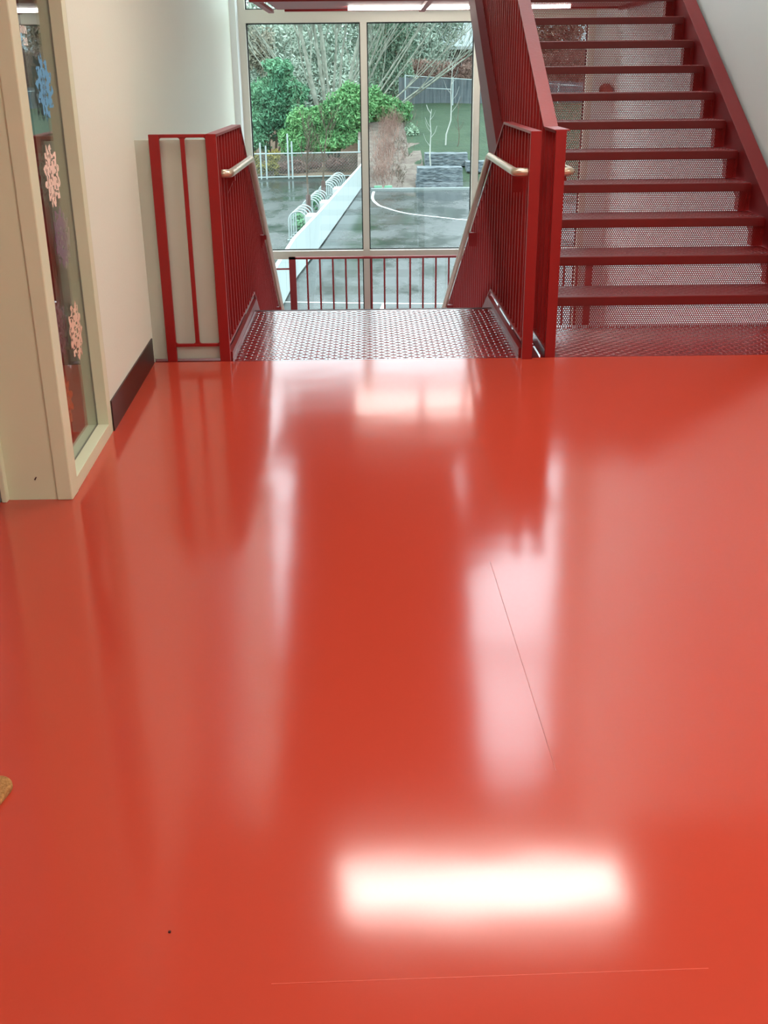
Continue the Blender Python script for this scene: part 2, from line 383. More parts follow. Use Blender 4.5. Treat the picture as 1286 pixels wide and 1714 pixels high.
# ------------------------------------------------------------------ checker plate
def lozenges(m, x0, x1, y0, y1, z, p=.030, L=.040, w=.010, h=.0022):
    ny = int((y1-y0)/p); nx = int((x1-x0)/p)
    for j in range(ny):
        for i in range(nx):
            cx = x0+(x1-x0-nx*p)/2+(i+.5)*p; cy_ = y0+(y1-y0-ny*p)/2+(j+.5)*p
            a = math.radians(90 if (i+j) % 2 else 0); ca, sa = math.cos(a), math.sin(a)
            def P(u, v, zz): return (cx+u*ca-v*sa, cy_+u*sa+v*ca, zz)
            m.poly([P(-L/2, 0, z), P(0, -w/2, z), P(L/2, 0, z), P(0, w/2, z), P(-L/5, 0, z+h), P(L/5, 0, z+h)],
                   [(0, 1, 4), (1, 5, 4), (1, 2, 5), (2, 3, 5), (3, 4, 5), (3, 0, 4)])

def perforated(m, x0, x1, z0, z1, y, p=.0125, r=.0043):
    # staggered round holes (hexagonal outline), sheet in the XZ plane
    ph = p*.866; nz = max(1, int(round((z1-z0)/ph))); ph = (z1-z0)/nz; nx = int((x1-x0)/p)
    for j in range(nz):
        za = z0+j*ph; zb = za+ph; zc = (za+zb)/2; off = (j % 2)*p/2
        for i in range(nx):
            xa = x0+i*p+off; xb = xa+p; xc = (xa+xb)/2
            if xb > x1: continue
            hx = [(xc+r*math.cos(math.radians(60*k)), zc+r*math.sin(math.radians(60*k))) for k in range(6)]
            pts = [(xa, za), (xb, za), (xb, zb), (xa, zb)]+hx
            pts = [(q[0], y, q[1]) for q in pts]
            m.poly(pts, [(1, 2, 5, 4, 9), (2, 3, 6, 5), (3, 0, 8, 7, 6), (0, 1, 9, 8)])
        if off: m.poly([(x0, y, za), (x0+off, y, za), (x0+off, y, zb), (x0, y, zb)], [(0, 1, 2, 3)])

# ------------------------------------------------------------------ stairs going up on the right
up_st = empty('staircase', (1.6, YE, 0)); tag(up_st, 'red steel stairs climbing on the right with perforated risers', 'stairs')
XL, XRR = .90, 2.36
b = MB(); b.box(.86, XR-.01, YE+.002, YS+.05, -.012, 0.0); b.box(.86, XR-.01, YE+.06, YE+.10, -.2, -.012); lozenges(b, .93, 2.48, YE+.01, YS, 0)
b.build('deck_plate', M['plate'], up_st)
proto_t = proto_r = None
for k in range(1, 12):
    y = YS+RUN*(k-1); z = RISE*k
    if k == 1:
        b = MB(); b.prism([(y, z-.052), (y, z-.004), (y+.004, z), (y+RUN+.012, z), (y+RUN+.012, z-.006), (y+.007, z-.006), (y+.007, z-.052)], XL, XRR, 'x')
        lozenges(b, XL+.01, XRR-.01, y+.03, y+RUN-.01, z)
        t = proto_t = b.build('tread', M['tread'], None, loc=(1.6, y, z))
        b = MB(); perforated(b, XL, XRR, z-RISE+.0, z-.05, y+.012)
        r = proto_r = b.build('riser_screen', M['red'], None, loc=(1.6, y, z))
        so = r.modifiers.new('thick', 'SOLIDIFY'); so.thickness = .002
    else:
        t = proto_t.copy(); COL.objects.link(t); t.location = (1.6, y, z)
        r = proto_r.copy(); COL.objects.link(r); r.location = (1.6, y, z)
for o in [o for o in COL.objects if o.name.startswith(('tread', 'riser_screen'))]: attach(o, up_st)
b = MB(); perforated(b, XL, XRR, ZU-RISE, ZU-.05, YS+RUN*11+.012)
r = b.build('riser_screen', M['red'], up_st); r.modifiers.new('thick', 'SOLIDIFY').thickness = .002
def nose(y): return RISE+(y-YS)*RISE/RUN
for (xa, xb, smat) in ((.812, .868, 'redm'), (2.372, 2.47, 'redm')):
    ya, yb = YS-.08, YS+RUN*11+.05
    tp = .055; dp = .27
    b = MB(); line = [(ya, 0.0), (ya, nose(ya)+tp+.02), (yb, nose(yb)+tp), (yb, nose(yb)+tp-dp), (ya+.45, nose(ya+.45)+tp-dp)]
    line = [(ya, -.0), (ya, nose(ya)+tp), (yb, nose(yb)+tp), (yb, nose(yb)+tp-dp), (ya+.32, 0)]
    b.prism(line, xa, xb, 'x'); b.build('stringer', M[smat], up_st, bevel=.002)
one(.802, .862, YE+.12, 5.95, -.05, -.03).build('infill_plate', M['redm'], up_st)
# end plates that carry the treads against the right stringer
for k in range(1, 12):
    y = YS+RUN*(k-1); z = RISE*k
    b = MB(); b.prism([(y+.02, z-.10), (y+.02, z-.01), (y+.10, z-.01), (y+.10, z-.10)], XRR-.006, XRR+.012, 'x'); b.box(XRR-.055, XRR+.012, y+.03, y+.10, z-.17, z-.05); b.build('tread_bracket', M['red'], up_st)

# half landing above, with its lamps
ul = empty('half_landing', (.7, 10, ZU)); tag(ul, 'dark red steel half landing overhead in front of the windows', 'landing')
yb = YS+RUN*11
one(-.95, XR-.01, yb, 11.3, ZU-.012, ZU).build('deck_plate', M['plate'], ul)
b = MB(); b.box(-.93, XR-.02, yb+.012, yb+.03, 1.86, ZU-.012); b.box(-.93, XR-.02, yb+.03, yb+.10, 1.86, 1.875); b.build('front_beam', M['red'], ul)
b = MB(); b.box(-.78, XR-.02, 11.1, 11.2, 1.885, ZU-.012); b.build('rear_beam', M['red'], ul)
one(-.85, XR-.02, yb+.10, 11.1, 1.90, 1.92).build('soffit', M['red'], ul)
for x in (-.93, .5, 2.4): one(x, x+.05, yb+.03, 11.1, 1.87, 1.90).build('cross_beam', M['red'], ul)
for i, (xa, xb, lb) in enumerate(((-.17, .945, 'left'), (1.0, 1.87, 'right'))):
    f = empty('strip_light', ((xa+xb)/2, 10.75, 1.88))
    tag(f, 'slim glowing strip light under the red half landing, %s of the two' % lb, 'strip light', 'strip lights under the half landing')
    one(xa-.01, xb+.01, 10.67, 10.83, 1.900, 1.925).build('housing', M['red'], f)
    b = MB(); b.prism([(10.68, 1.901), (10.69, 1.878), (10.71, 1.872), (10.79, 1.872), (10.81, 1.878), (10.82, 1.901)], xa, xb, 'x'); b.build('diffuser', M['lamps'], f)
# upper return flight and floor above (only their mirror images are seen in the floor)
b = MB(); b.prism([(yb, ZU-.02), (yb, ZU-.165), (6.45, 3.57-.2), (6.45, 3.57-.02)], -.70, .76, 'x'); b.box(-.75, .80, YE+.02, 6.45, 3.4, 3.57)
b.prism([(yb, ZU+.1), (yb, ZU+1.07), (6.45, 3.57+1.07), (6.45, 3.57+.1)], -.75, -.71, 'x'); b.prism([(yb, ZU+.1), (yb, ZU+1.07), (6.45, 3.57+1.07), (6.45, 3.57+.1)], .76, .80, 'x')
o = b.build('upper_flight', M['red']); tag(o, 'red underside of the next flight, above the picture', 'stairs')

# ------------------------------------------------------------------ stairs going down in the middle
dn = empty('staircase', (0, YL, 0)); tag(dn, 'red steel stairs going down between two guards, checker plate at the top', 'stairs')
XA, XB = -.70, .755
b = MB(); b.box(XA+.002, XB-.012, YE+.002, YL-.02, -.012, 0); lozenges(b, XA+.01, XB-.02, YE+.01, YL-.04, 0, h=.0022)
b.build('deck_plate', M['plate'], dn)
b = MB(); b.prism([(YL-.02, -.012), (YL-.02, .001), (YL, .003), (YL+.006, -.002), (YL+.006, -.05), (YL, -.05), (YL, -.012)], XA+.002, XB-.012, 'x'); b.build('nosing', M['lip'], dn)
for k in range(1, 9):
    y = YL+RUN*k; z = -RISE*k
    b = MB(); b.prism([(y, z-.05), (y, z), (y-RUN-.01, z), (y-RUN-.01, z-.006), (y-.006, z-.006), (y-.006, z-.05)], XA+.03, XB-.03, 'x'); b.build('tread', M['plate'], dn)
for (xa, xb) in ((XA-.02, XA+.002), (XB-.012, XB+.012)):
    b = MB(); b.prism([(YE+.06, -.22), (YE+.06, .035), (6.60, .035), (9.2, -1.39), (9.2, -1.75), (YL, -.22)], xa, xb, 'x'); b.build('stringer', M['red'], dn)
one(-1.2, XR-.01, YL+RUN*9, 11.35, ZM-.15, ZM).build('lower_landing', M['plate'], dn)

# ------------------------------------------------------------------ guards
SL = RISE/RUN
def guard(name, x0, x1, top, bot, ynear, yend, label, spacing=.11, post_x=None, grp=None, end=True):
    """flat-bar guard in a YZ plane; top and bot are (y,z) poly-lines"""
    g = empty(name, ((x0+x1)/2, ynear, 0)); tag(g, label, 'railing', grp)
    def z_at(line, y):
        for (a, b_) in zip(line, line[1:]):
            if a[0] <= y <= b_[0]: return a[1]+(b_[1]-a[1])*(y-a[0])/(b_[0]-a[0])
        return line[-1][1]
    b = MB(); b.ribbon(top, x0, x1, .013); b.build('top_rail', M['red'], g, bevel=.0015)
    b = MB(); b.ribbon(bot, x0, x1, .012); b.build('bottom_rail', M['red'], g, bevel=.0015)
    b = MB(); b.box(x0, x1, ynear-.002, ynear+.022, 0, top[0][1]-.0); b.build('post', M['red'], g, bevel=.002)
    if end:
        b = MB(); b.box(x0, x1, yend-.02, yend, bot[-1][1]-.25 if name != 'x' else 0, top[-1][1]); b.build('post', M['red'], g)
    y = ynear+spacing
    while y < yend-.05:
        zt = z_at(top, y); zb = z_at(bot, y)
        b = MB(); b.box((x0+x1)/2-.021, (x0+x1)/2+.021, y-.005, y+.005, zb-.004, zt-.008)
        b.build('baluster', M['red'], g); y += spacing
    return g
def handrail(g, path, x_in, brackets, side):
    b = MB(); b.tube(fillet(path, .035), .019, 16); h = b.build('handrail', M['rail'], g, smooth=True)
    h['label'] = 'champagne coloured steel tube handrail'
    for (y, z) in brackets:
        b = MB(); b.prism([(y-.012, z-.02), (y+.012, z-.02), (y+.012, z-.05), (y-.012, z-.05)], min(x_in, side), max(x_in, side), 'x')
        b.prism([(min(x_in, side), z-.11), (max(x_in, side), z-.11 if side > x_in else z-.03), (max(x_in, side), z-.03 if side > x_in else z-.03), (min(x_in, side), z-.03)], y-.006, y+.006, 'y')
        b.build('rail_bracket', M['red'], h)
YG = 9.12
topd = [(YE-.0, 1.07), (6.2, 1.07), (YG, 1.07-SL*(YG-6.2))]
botd = [(YE+.02, .088), (6.55, .088), (YG, .088-SL*(YG-6.55))]
gL = guard('stair_guard', -.753, -.703, topd, botd, YE, YG, 'red slatted steel guard left of the stairs going down, joined to a front panel')
gR = guard('stair_guard', .748, .799, topd, botd, YE-.03, YG, 'red slatted steel guard on the right side of the stairs going down')
hz = .885
handrail(gL, [(-.703, 5.30, hz), (-.664, 5.30, hz), (-.664, 6.30, hz), (-.664, YG, hz-SL*(YG-6.32))], -.665, [(5.5, hz), (7.3, hz-SL*.98), (8.7, hz-SL*2.38)], -.705)
handrail(gR, [(.748, 5.20, hz), (.690, 5.20, hz), (.690, 6.32, hz), (.690, YG, hz-SL*(YG-6.32))], .70, [(5.4, hz), (7.3, hz-SL*.98), (8.7, hz-SL*2.38)], .75)
# front panel of the left guard
b = MB(); b.box(-1.015, -.968, YE, YE+.022, 0, 1.07); b.build('post', M['red'], gL, bevel=.002)
b = MB(); b.box(-.968, -.753, YE, YE+.022, 1.055, 1.07); b.build('top_rail', M['red'], gL, bevel=.002)
b = MB(); b.box(-.968, -.753, YE+.002, YE+.02, .076, .090); b.build('bottom_rail', M['red'], gL, bevel=.002)
b = MB(); b.box(-.871, -.851, YE+.003, YE+.019, .09, 1.055); b.build('baluster', M['red'], gL, bevel=.002)
# corner gussets that round the openings
for (xa, sgn) in ((-.968, 1), (-.871, -1), (-.851, 1), (-.753, -1)):
    for (za, sz) in ((1.055, -1), (.09, 1)):
        r = .012; pts = [(xa, za)]+[(xa+sgn*(r-r*math.sin(t*math.pi/8)), za+sz*(r-r*math.cos(t*math.pi/8))) for t in range(5)]
        b = MB(); b.prism(pts, YE+.003, YE+.019, 'y'); b.build('corner_fillet', M['red'], gL)
# grey sheet closing the gap behind the front panel
o = one(-1.09, -.757, YE+.035, YE+.047, .008, 1.045).build('closing_panel', M['board'], bevel=.002); tag(o, 'plain grey metal sheet standing behind the narrow red front panel', 'panel')

ys0 = 5.50
yu = YS+RUN*11
topu = [(YE, 1.07), (ys0, 1.07), (yu, 1.07+SL*(yu-ys0)+.0)]
botu = [(YE+.02, .05), (YS-.1, .05), (yu, nose(yu)+.0)]
gB = guard('stair_guard', .868, .918, topu, botu, YE-.0, yu, 'red slatted steel guard rising on the left side of the stairs going up')
# wide flat cap of the rising guard
b = MB(); b.ribbon([(YE, 1.074), (ys0, 1.074), (yu, 1.074+SL*(yu-ys0))], .862, .932, .006); b.build('cap', M['red'], gB)
handrail(gB, [(.918, 5.36, .872), (.985, 5.36, .872), (.985, 5.62, .872+.0), (.985, yu, .872+SL*(yu-5.62))], .975, [(5.45, .872), (7.0, .872+SL*1.38), (8.6, .872+SL*2.98)], .918)

# the flight going down runs slightly askew to the left, like the left wall
done = set()
for root in (gL, gR, dn):
    for o in root.children_recursive:
        if o.type != 'MESH' or o.name.startswith('lower_landing') or o.data.name in done: continue
        done.add(o.data.name)
        for v in o.data.vertices:
            if v.co.y > 6.2: v.co.x -= .029*(v.co.y-6.2)

# guard of the lower half landing in front of the glass
g = empty('landing_guard', (.7, 11.38, ZM)); tag(g, 'low red railing with thin balusters in front of the window below the stairs', 'railing')
zt = ZM+1.07+.005
b = MB(); b.box(-.86, 2.36, 11.36, 11.40, zt-.022, zt); b.build('top_rail', M['red'], g)
b = MB(); b.box(-.86, 2.36, 11.365, 11.395, ZM+.09, ZM+.11); b.build('bottom_rail', M['red'], g)
for x in (-.86, 2.30):
    b = MB(); b.box(x, x+.07, 11.36, 11.40, ZM, zt); b.build('post', M['red'], g)
x = -.67
while x < 2.27:
    b = MB(); b.box(x-.009, x+.009, 11.365, 11.395, ZM+.10, zt-.01); b.build('baluster', M['red'], g); x += .137
b = MB(); b.box(-1.10, -1.06, 10.6, 11.40, ZM+.1, zt-.16); b.box(-1.10, -.86, 11.37, 11.39, zt-.13, zt-.115); b.build('side_panel', M['red'], g)

# small things on the right wall seen through the perforated risers
o = MB(); o.tube([(2.33, YW-.03, 1.13), (2.33, YW-.09, 1.13), (2.33, YW-.12, 1.13)], .07, 20, r2=.05); o = o.build('wall_sounder', mat('dull_red_plastic', (150, 70, 60), rough=.5), smooth=True)
o.location = (.32-.22, 0, .02); tag(o, 'small round red-brown sounder seen high through the perforated risers', 'sounder')
bpy.data.objects['wall_sounder'].location.y = 0

# ------------------------------------------------------------------ ceiling lamps of the corridor, then added fill lights
def troffer(x, y, w_, l_, m, label, s=ZC):
    f = empty('ceiling_light', (x, y, s)); tag(f, label, 'ceiling light', 'corridor ceiling lights')
    b = MB(); h = .05
    for (xa, xb, ya, yb_) in ((x-w_/2-.02, x+w_/2+.02, y-l_/2-.02, y-l_/2), (x-w_/2-.02, x+w_/2+.02, y+l_/2, y+l_/2+.02), (x-w_/2-.02, x-w_/2, y-l_/2, y+l_/2), (x+w_/2, x+w_/2+.02, y-l_/2, y+l_/2)):
        b.box(xa, xb, ya, yb_, s-h, s)
    b.build('lamp_frame', M['white'], f)
    one(x-w_/2, x+w_/2, y-l_/2, y+l_/2, s-h+.005, s-.003).build('diffuser', m, f)
troffer(.56, 4.55, 1.52, .36, M['lamp'], 'bright rectangular ceiling light mirrored in the floor nearest the camera')
for (x, y) in ((.56, 1.4), (.56, -1.6), (3.4, 3.0), (3.4, -.6)):
    troffer(x, y, 1.35, .34, M['lampb'], 'rectangular ceiling light further back along the corridor, out of view')

M['fillu'] = emit('upper_fill', (1, .97, .94, 1), 5)  # glow for the fill light added above the right flight
troffer(1.75, 8.6, 1.0, 2.6, M['fillu'], 'added fill light at the top of the stairwell, out of view', 7.8)  # unseen fill, added to brighten the stairwell walls
troffer(-1.05, 9.2, .4, 2.6, M['lampb'], 'narrow added fill light at the top of the stairwell, out of view', 7.8)  # second unseen fill, added along the left side of the stairwell
troffer(-3.0, 5.5, .3, 1.3, emit('classroom_fill', (1, .92, .82, 1), 5), 'added classroom fill light beyond the narrow window, out of view', 2.99)  # added to lighten the classroom and the paper snowflakes
# ================================================================== OUTSIDE
def lz(x, y):   # ground height
    if y < 55: return GZ
    if x > .9: return GZ+(y-55)*.197 if y < 73 else GZ+18*.197
    return GZ+max(0, (y-66))*.19 if y < 75 else GZ+9*.19
b = MB(); b.box(-30, 40, 12.2, 56, GZ-.3, GZ); o = struct('ground_playground', b, M['asphalt'])
def grid(x0, x1, y0, y1, n, mname, fn, bump=.12):
    m = MB(); pts = []; fs = []
    for j in range(n+1):
        for i in range(n+1):
            x = x0+(x1-x0)*i/n; y = y0+(y1-y0)*j/n; pts.append((x, y, fn(x, y)+bump*noise.noise(Vector((x*.7, y*.7, 0)))))
    for j in range(n):
        for i in range(n): a = j*(n+1)+i; fs.append((a, a+1, a+n+2, a+n+1))
    m.poly(pts, fs); return m
b = grid(2.2, 40, 55, 90, 40, 'lawn', lambda x, y: GZ+(min(y, 73)-55)*.197); struct('ground_lawn', b, M['lawn'], smooth=True)
b = grid(-.6, 2.9, 55, 90, 24, 'soil', lambda x, y: GZ+(min(y, 75)-55)*.19+.05); struct('ground_mulch_bed', b, M['soil'], smooth=True)
b = MB(); b.box(-30, -.6, 56, 66, GZ-.3, GZ+.0); struct('ground_path', b, M['asphalt'])
b = grid(-30, -.6, 62, 100, 24, 'soil', lambda x, y: GZ-.1+max(0, min(y, 75)-66)*.19+.05+min(1, (y-62)/3)*.15); struct('ground_leaf_litter', b, M['leaflitter'], smooth=True)
b = grid(-60, 80, 90, 160, 20, 'lawn', lambda x, y: GZ+3.4+(y-90)*.02); struct('ground_far', b, M['lawn'], smooth=True)
b = MB(); b.box(.1, 30, 53.9, 54.3, GZ, GZ+.10); tag(b.build('kerb', M['kerb']), 'pale kerb between the wet court and the lawn', 'kerb')
# court lines
cp = [(.23, 53.6), (.16, 51.5), (.18, 49.75), (.34, 48.2), (.56, 47.11), (1.5, 44.66), (2.88, 43.15), (3.75, 42.32), (5.6, 41.3), (7.6, 40.8), (10, 40.9)]
def path_strip(pts, w_, z):
    m = MB(); P = [Vector(p) for p in pts]; Q = []
    for i in range(len(P)-1):      # Catmull-Rom
        p0 = P[max(i-1, 0)]; p1 = P[i]; p2 = P[i+1]; p3 = P[min(i+2, len(P)-1)]
        for k in range(6):
            t = k/6; Q.append(.5*((2*p1)+(p2-p0)*t+(2*p0-5*p1+4*p2-p3)*t*t+(3*p1-p0-3*p2+p3)*t**3))
    Q.append(P[-1]); L = []; R_ = []
    for i, q in enumerate(Q):
        d = (Q[min(i+1, len(Q)-1)]-Q[max(i-1, 0)]).normalized(); n = Vector((-d.y, d.x))*w_/2; L.append(q+n); R_.append(q-n)
    for i in range(len(Q)-1): m.prism([tuple(L[i]), tuple(L[i+1]), tuple(R_[i+1]), tuple(R_[i])], z, z+.006, 'z')
    return m
tag(path_strip(cp, .13, GZ).build('court_line', M['paint']), 'curved white court line sweeping across the wet asphalt', 'painted line')
tag(path_strip([(-3, 26.6), (0, 26.2), (4, 25.8), (9, 25.2)], .10, GZ).build('court_line', M['paint']), 'straight white court line seen low behind the landing railing', 'painted line')
tag(path_strip([(.33, 26.1), (.2, 24.5), (.1, 22), (0, 19)], .10, GZ).build('court_line', M['paint']), 'short white court line running towards the building below the railing', 'painted line')

# white panel fence
PFENCE = [(-2.4, 18), (-2.2, 24), (-2.04, 29.9), (-1.60, 36), (-1.05, 44.5), (-.38, 55.0), (.2, 64)]; HFENCE = [1.1]*7
wf = empty('panel_fence', (-1.5, 45, GZ)); tag(wf, 'long low white panel fence running away beside the bike racks', 'fence')
pts = PFENCE
hs = HFENCE
for i in range(len(pts)-1):
    a = Vector(pts[i]); c = Vector(pts[i+1]); L = (c-a).length; n = max(1, int(L/2.6)); d = (c-a)/n; nn = Vector((-d.y, d.x)).normalized()
    for k in range(n):
        p = a+d*k; q = a+d*(k+1)-d.normalized()*.03; h0 = hs[i]+(hs[i+1]-hs[i])*k/n; h1 = hs[i]+(hs[i+1]-hs[i])*(k+1)/n
        m = MB(); A = [(p.x, p.y, GZ+.05), (q.x, q.y, GZ+.05), (q.x, q.y, GZ+h1), (p.x, p.y, GZ+h0)]
        B = [(x+nn.x*.1, y+nn.y*.1, z) for x, y, z in A]
        m.poly(A+B, [(0, 1, 2, 3), (7, 6, 5, 4), (0, 4, 5, 1), (1, 5, 6, 2), (2, 6, 7, 3), (3, 7, 4, 0)]); m.build('fence_panel', M['panelw'], wf)
# the pale path that carries on uphill beyond
m = MB(); m.poly([(.02, 67, GZ+.3), (.35, 70.8, GZ+.9), (.75, 76, -1.7), (1.15, 79, -1.15), (-.1, 80, -1.15), (-.35, 72, GZ+1.2), (-.4, 67, GZ+.3)], [(0, 1, 2, 3, 4, 5, 6)])
o = m.build('ramp_wall', M['kerb']); so = o.modifiers.new('thick', 'SOLIDIFY'); so.thickness = .2; tag(o, 'pale blue-grey curved path climbing behind the middle mullion', 'path')
# white concrete blocks beside the fence
for (x, y, lb) in ((-1.80, 36.6, 'nearest'), (-1.50, 40.6, 'middle'), (-1.16, 45.8, 'farthest')):
    o = one(-.2, .2, -.4, .4, 0, .95).build('concrete_block', M['concrete'], bevel=.04); o.location = (x-.12, y, GZ); o.rotation_euler.z = -.05
    tag(o, 'white concrete block against the white fence, %s of the row' % lb, 'block', 'concrete blocks along the white fence')
# bike rack hoops
def hoop_mesh():
    w_, h = .62, .95; r = w_/2
    pth = [(-r, 0, 0), (-r, 0, h-r)]+[(-r*math.cos(t*math.pi/12), 0, h-r+r*math.sin(t*math.pi/12)) for t in range(1, 12)]+[(r, 0, h-r), (r, 0, 0)]
    m = MB(); m.tube(pth, .027, 8); m.box(-r-.07, -r+.07, -.07, .07, 0, .012); m.box(r-.07, r+.07, -.07, .07, 0, .012); return m
hp = None
for grp, (ys, dy, n) in {'nearest row of white bike rack hoops': (37.4, .62, 4), 'middle row of white bike rack hoops': (41.2, .66, 6), 'farthest row of white bike rack hoops': (47.0, .85, 8)}.items():
    xs, dx = -2.45+.0645*(ys-37.6), .0645*dy
    for k in range(n):
        if hp is None: o = hp = hoop_mesh().build('bike_rack_hoop', M['galv'], smooth=True)
        else: o = hp.copy(); COL.objects.link(o)
        o.location = (xs+dx*k, ys+dy*k, GZ); tag(o, 'white tubular bike hoop in the '+grp.split(' of')[0], 'bike rack', grp)

# ---- foliage helpers
def foliage(blobs, n, size, m, parent=None, name='foliage', seed=1, asp=.36):
    rnd = random.Random(seed); mb = MB(); sub = []
    for bl in blobs:          # break every crown into many small drooping tufts
        sub.append((bl[0], bl[1], bl[2], bl[3]*.62, bl[4]*.62, bl[5]*.62))
        for _ in range(16):
            p = Vector((rnd.gauss(0, 1), rnd.gauss(0, 1), rnd.gauss(0, 1))).normalized()*rnd.uniform(.5, 1.0); q = rnd.uniform(.16, .42)
            sub.append((bl[0]+p.x*bl[3]*.9, bl[1]+p.y*bl[4]*.9, bl[2]+p.z*bl[5]*.9, bl[3]*q, bl[4]*q, bl[5]*q*1.1))
    blobs = sub
    vol = [(b_[3]*b_[4]*b_[5])**.66 for b_ in blobs]; tot = sum(vol)
    V = mb.v; F = mb.f
    for bl, v in zip(blobs, vol):
        for _ in range(int(n*v/tot)):
            while True:
                p = Vector((rnd.uniform(-1, 1), rnd.uniform(-1, 1), rnd.uniform(-1, 1)))
                if p.length < 1: break
            if p.length > 1e-3: p = p.normalized()*(p.length**.7)*(1+.5*noise.noise(p*3+Vector(bl[:3])))
            c = Vector((bl[0]+p.x*bl[3], bl[1]+p.y*bl[4], bl[2]+p.z*bl[5]))
            d = Vector((rnd.gauss(0, 1), rnd.gauss(0, 1), rnd.gauss(0, 1)-.3)).normalized(); e = d.orthogonal().normalized()
            e.rotate(Matrix.Rotation(rnd.random()*6.28, 3, d)); s = size*rnd.uniform(.6, 1.4)
            k = len(V); V += [tuple(c-d*s), tuple(c+e*s*asp), tuple(c+d*s), tuple(c-e*s*asp)]; F.append((k, k+1, k+2, k+3))
    mb.mi = [0]*len(F)
    return mb.build(name, m, parent)
def trunk(m, p, d, L, r, depth, rnd, spread=.5, up=.15, seg=5):
    P = [Vector(p)]; d = Vector(d).normalized()
    for i in range(5):
        d = (d+Vector((rnd.gauss(0, .05), rnd.gauss(0, .05), up*.12))).normalized(); P.append(P[-1]+d*L/5)
    m.tube(P, r, seg, r2=r*.4, caps=False)
    if depth > 0:
        for i in range(rnd.randint(6, 9)):
            t = rnd.uniform(.25, .95); k = min(int(t*5), 4); q = P[k].lerp(P[k+1], t*5-k)
            a = rnd.uniform(0, 6.28); s = Vector((math.cos(a), math.sin(a), .55)).normalized()
            trunk(m, q, (d*(1-spread)+s*spread), L*rnd.uniform(.35, .6), r*.42, depth-1, rnd, spread, up, 4)

# big multi-stemmed bare tree
tr = empty('bare_tree', (-2.6, 72, -2)); tag(tr, 'tall leafless tree with a fan of pale trunks above the green bushes', 'tree')
rnd = random.Random(4)
for i, a in enumerate([-42, -32, -24, -17, -12, -8, -5, -1, 3, 7, 11, 16, 22, 28, 34, 39, 44, 50, 55, 60]):
    m = MB(); ar = math.radians(a); x0 = -3.4+i*.15
    trunk(m, (x0, 72+rnd.uniform(-.8, .8), -2.2), (math.sin(ar), rnd.uniform(-.15, .15), math.cos(ar)), rnd.uniform(10, 13), (.15 if abs(a) < 16 else .075)*rnd.uniform(.6, 1.1), 2, rnd, .4)
    m.build('trunk', M['bark'], tr, smooth=True)
def sticks(name, label, loc, spots, n, h, m, seed):
    rnd = random.Random(seed); mb = MB()
    for i in range(n):
        sx, sy, sz, rx, ry = rnd.choice(spots); x = sx+rnd.gauss(0, rx*.5); y = sy+rnd.gauss(0, ry*.5); H = h*rnd.uniform(.4, 1.1)
        z = sz+(y-sy)*.19*(sy > 56)
        P = [Vector((x, y, z-.1))]; d = Vector((rnd.gauss(0, .22), rnd.gauss(0, .2), 1))
        for k in range(3): P.append(P[-1]+d*H/3+Vector((rnd.gauss(0, .05), rnd.gauss(0, .05), 0)))
        mb.tube(P, .013, 3, r2=.005, caps=False)
        for k in range(4):
            q = P[1].lerp(P[3], rnd.random()); mb.tube([q, q+Vector((rnd.gauss(0, .16), rnd.gauss(0, .16), rnd.uniform(.1, .4)))*H*.8], .007, 3, caps=False)
    o = mb.build(name, m); tag(o, label, 'bush'); return o
def bush(name, label, cat, loc, blobs, n, size, m, seed, stems=True, grp=None, stem_m=None, asp0=.34):
    e = empty(name, loc); tag(e, label, cat, grp)
    foliage(blobs, n, size, m, e, seed=seed, asp=asp0)
    if stems:
        rnd = random.Random(seed); s = MB()
        for i in range(5):
            bl = blobs[i % len(blobs)]; s.tube([(loc[0]+rnd.uniform(-.3, .3), loc[1], loc[2]-.3), ((loc[0]+bl[0])/2, bl[1], (loc[2]+bl[2])/2), (bl[0], bl[1], bl[2])], .06, 5, r2=.02)
        s.build('stems', stem_m or M['twig'], e)
    return e
bush('evergreen_shrub', 'dense blue-green evergreen bush at the left of the window view', 'bush', (-5.8, 68, -3.4),
     [(-6.2, 68, -.7, 1.6, 1.1, 1.8), (-5.0, 68, .6, 1.6, 1.1, 1.5), (-4.6, 68, -1.1, 1.4, 1.1, 1.5), (-7.8, 69, -.6, 1.5, 1.1, 1.8), (-5.2, 68, 1.7, .9, .8, .8), (-6.8, 68, -2.0, 1.5, 1, .9)], 30000, .13, M['leaf2'], 3)
bush('evergreen_shrub', 'bright green drooping evergreen bush beside the middle mullion', 'bush', (-2.2, 67, -3.4),
     [(-3.2, 66.5, -1.3, 1.6, 1.1, 1.3), (-1.6, 66.5, -.4, 1.6, 1.1, 1.4), (-2.3, 66.5, -2.0, 1.8, 1.0, .9), (-.7, 67, -.1, 1.2, 1.0, 1.4), (-.9, 67, -1.4, 1.2, 1.0, 1.1), (-4.6, 66.3, -2.2, 1.1, .9, .8)], 30000, .125, M['leaf1'], 5)
bush('evergreen_shrub', 'yellow-green bush just right of the middle mullion', 'bush', (.6, 69, -3.2),
     [(.6, 69, -.6, 1.5, 1.0, 1.4), (1.9, 69, -1.1, 1.2, .9, 1.1)], 14000, .12, M['leaf1'], 6)
bush('evergreen_tree', 'tall grey-green conifer behind the bush, left of the wooden fence', 'tree', (2.0, 75.6, -1.5),
     [(2.2, 75.6, .8, 1.0, 1.0, 2.2), (1.6, 75.6, 3.2, 1.6, 1.2, 2.4), (1.8, 75.6, 6.0, 1.9, 1.3, 2.6), (1.0, 75.6, 1.3, 1.4, 1.1, 1.6), (2.4, 75.6, -.9, .9, .9, 1.0)], 20000, .13, M['leaf5'], 8)
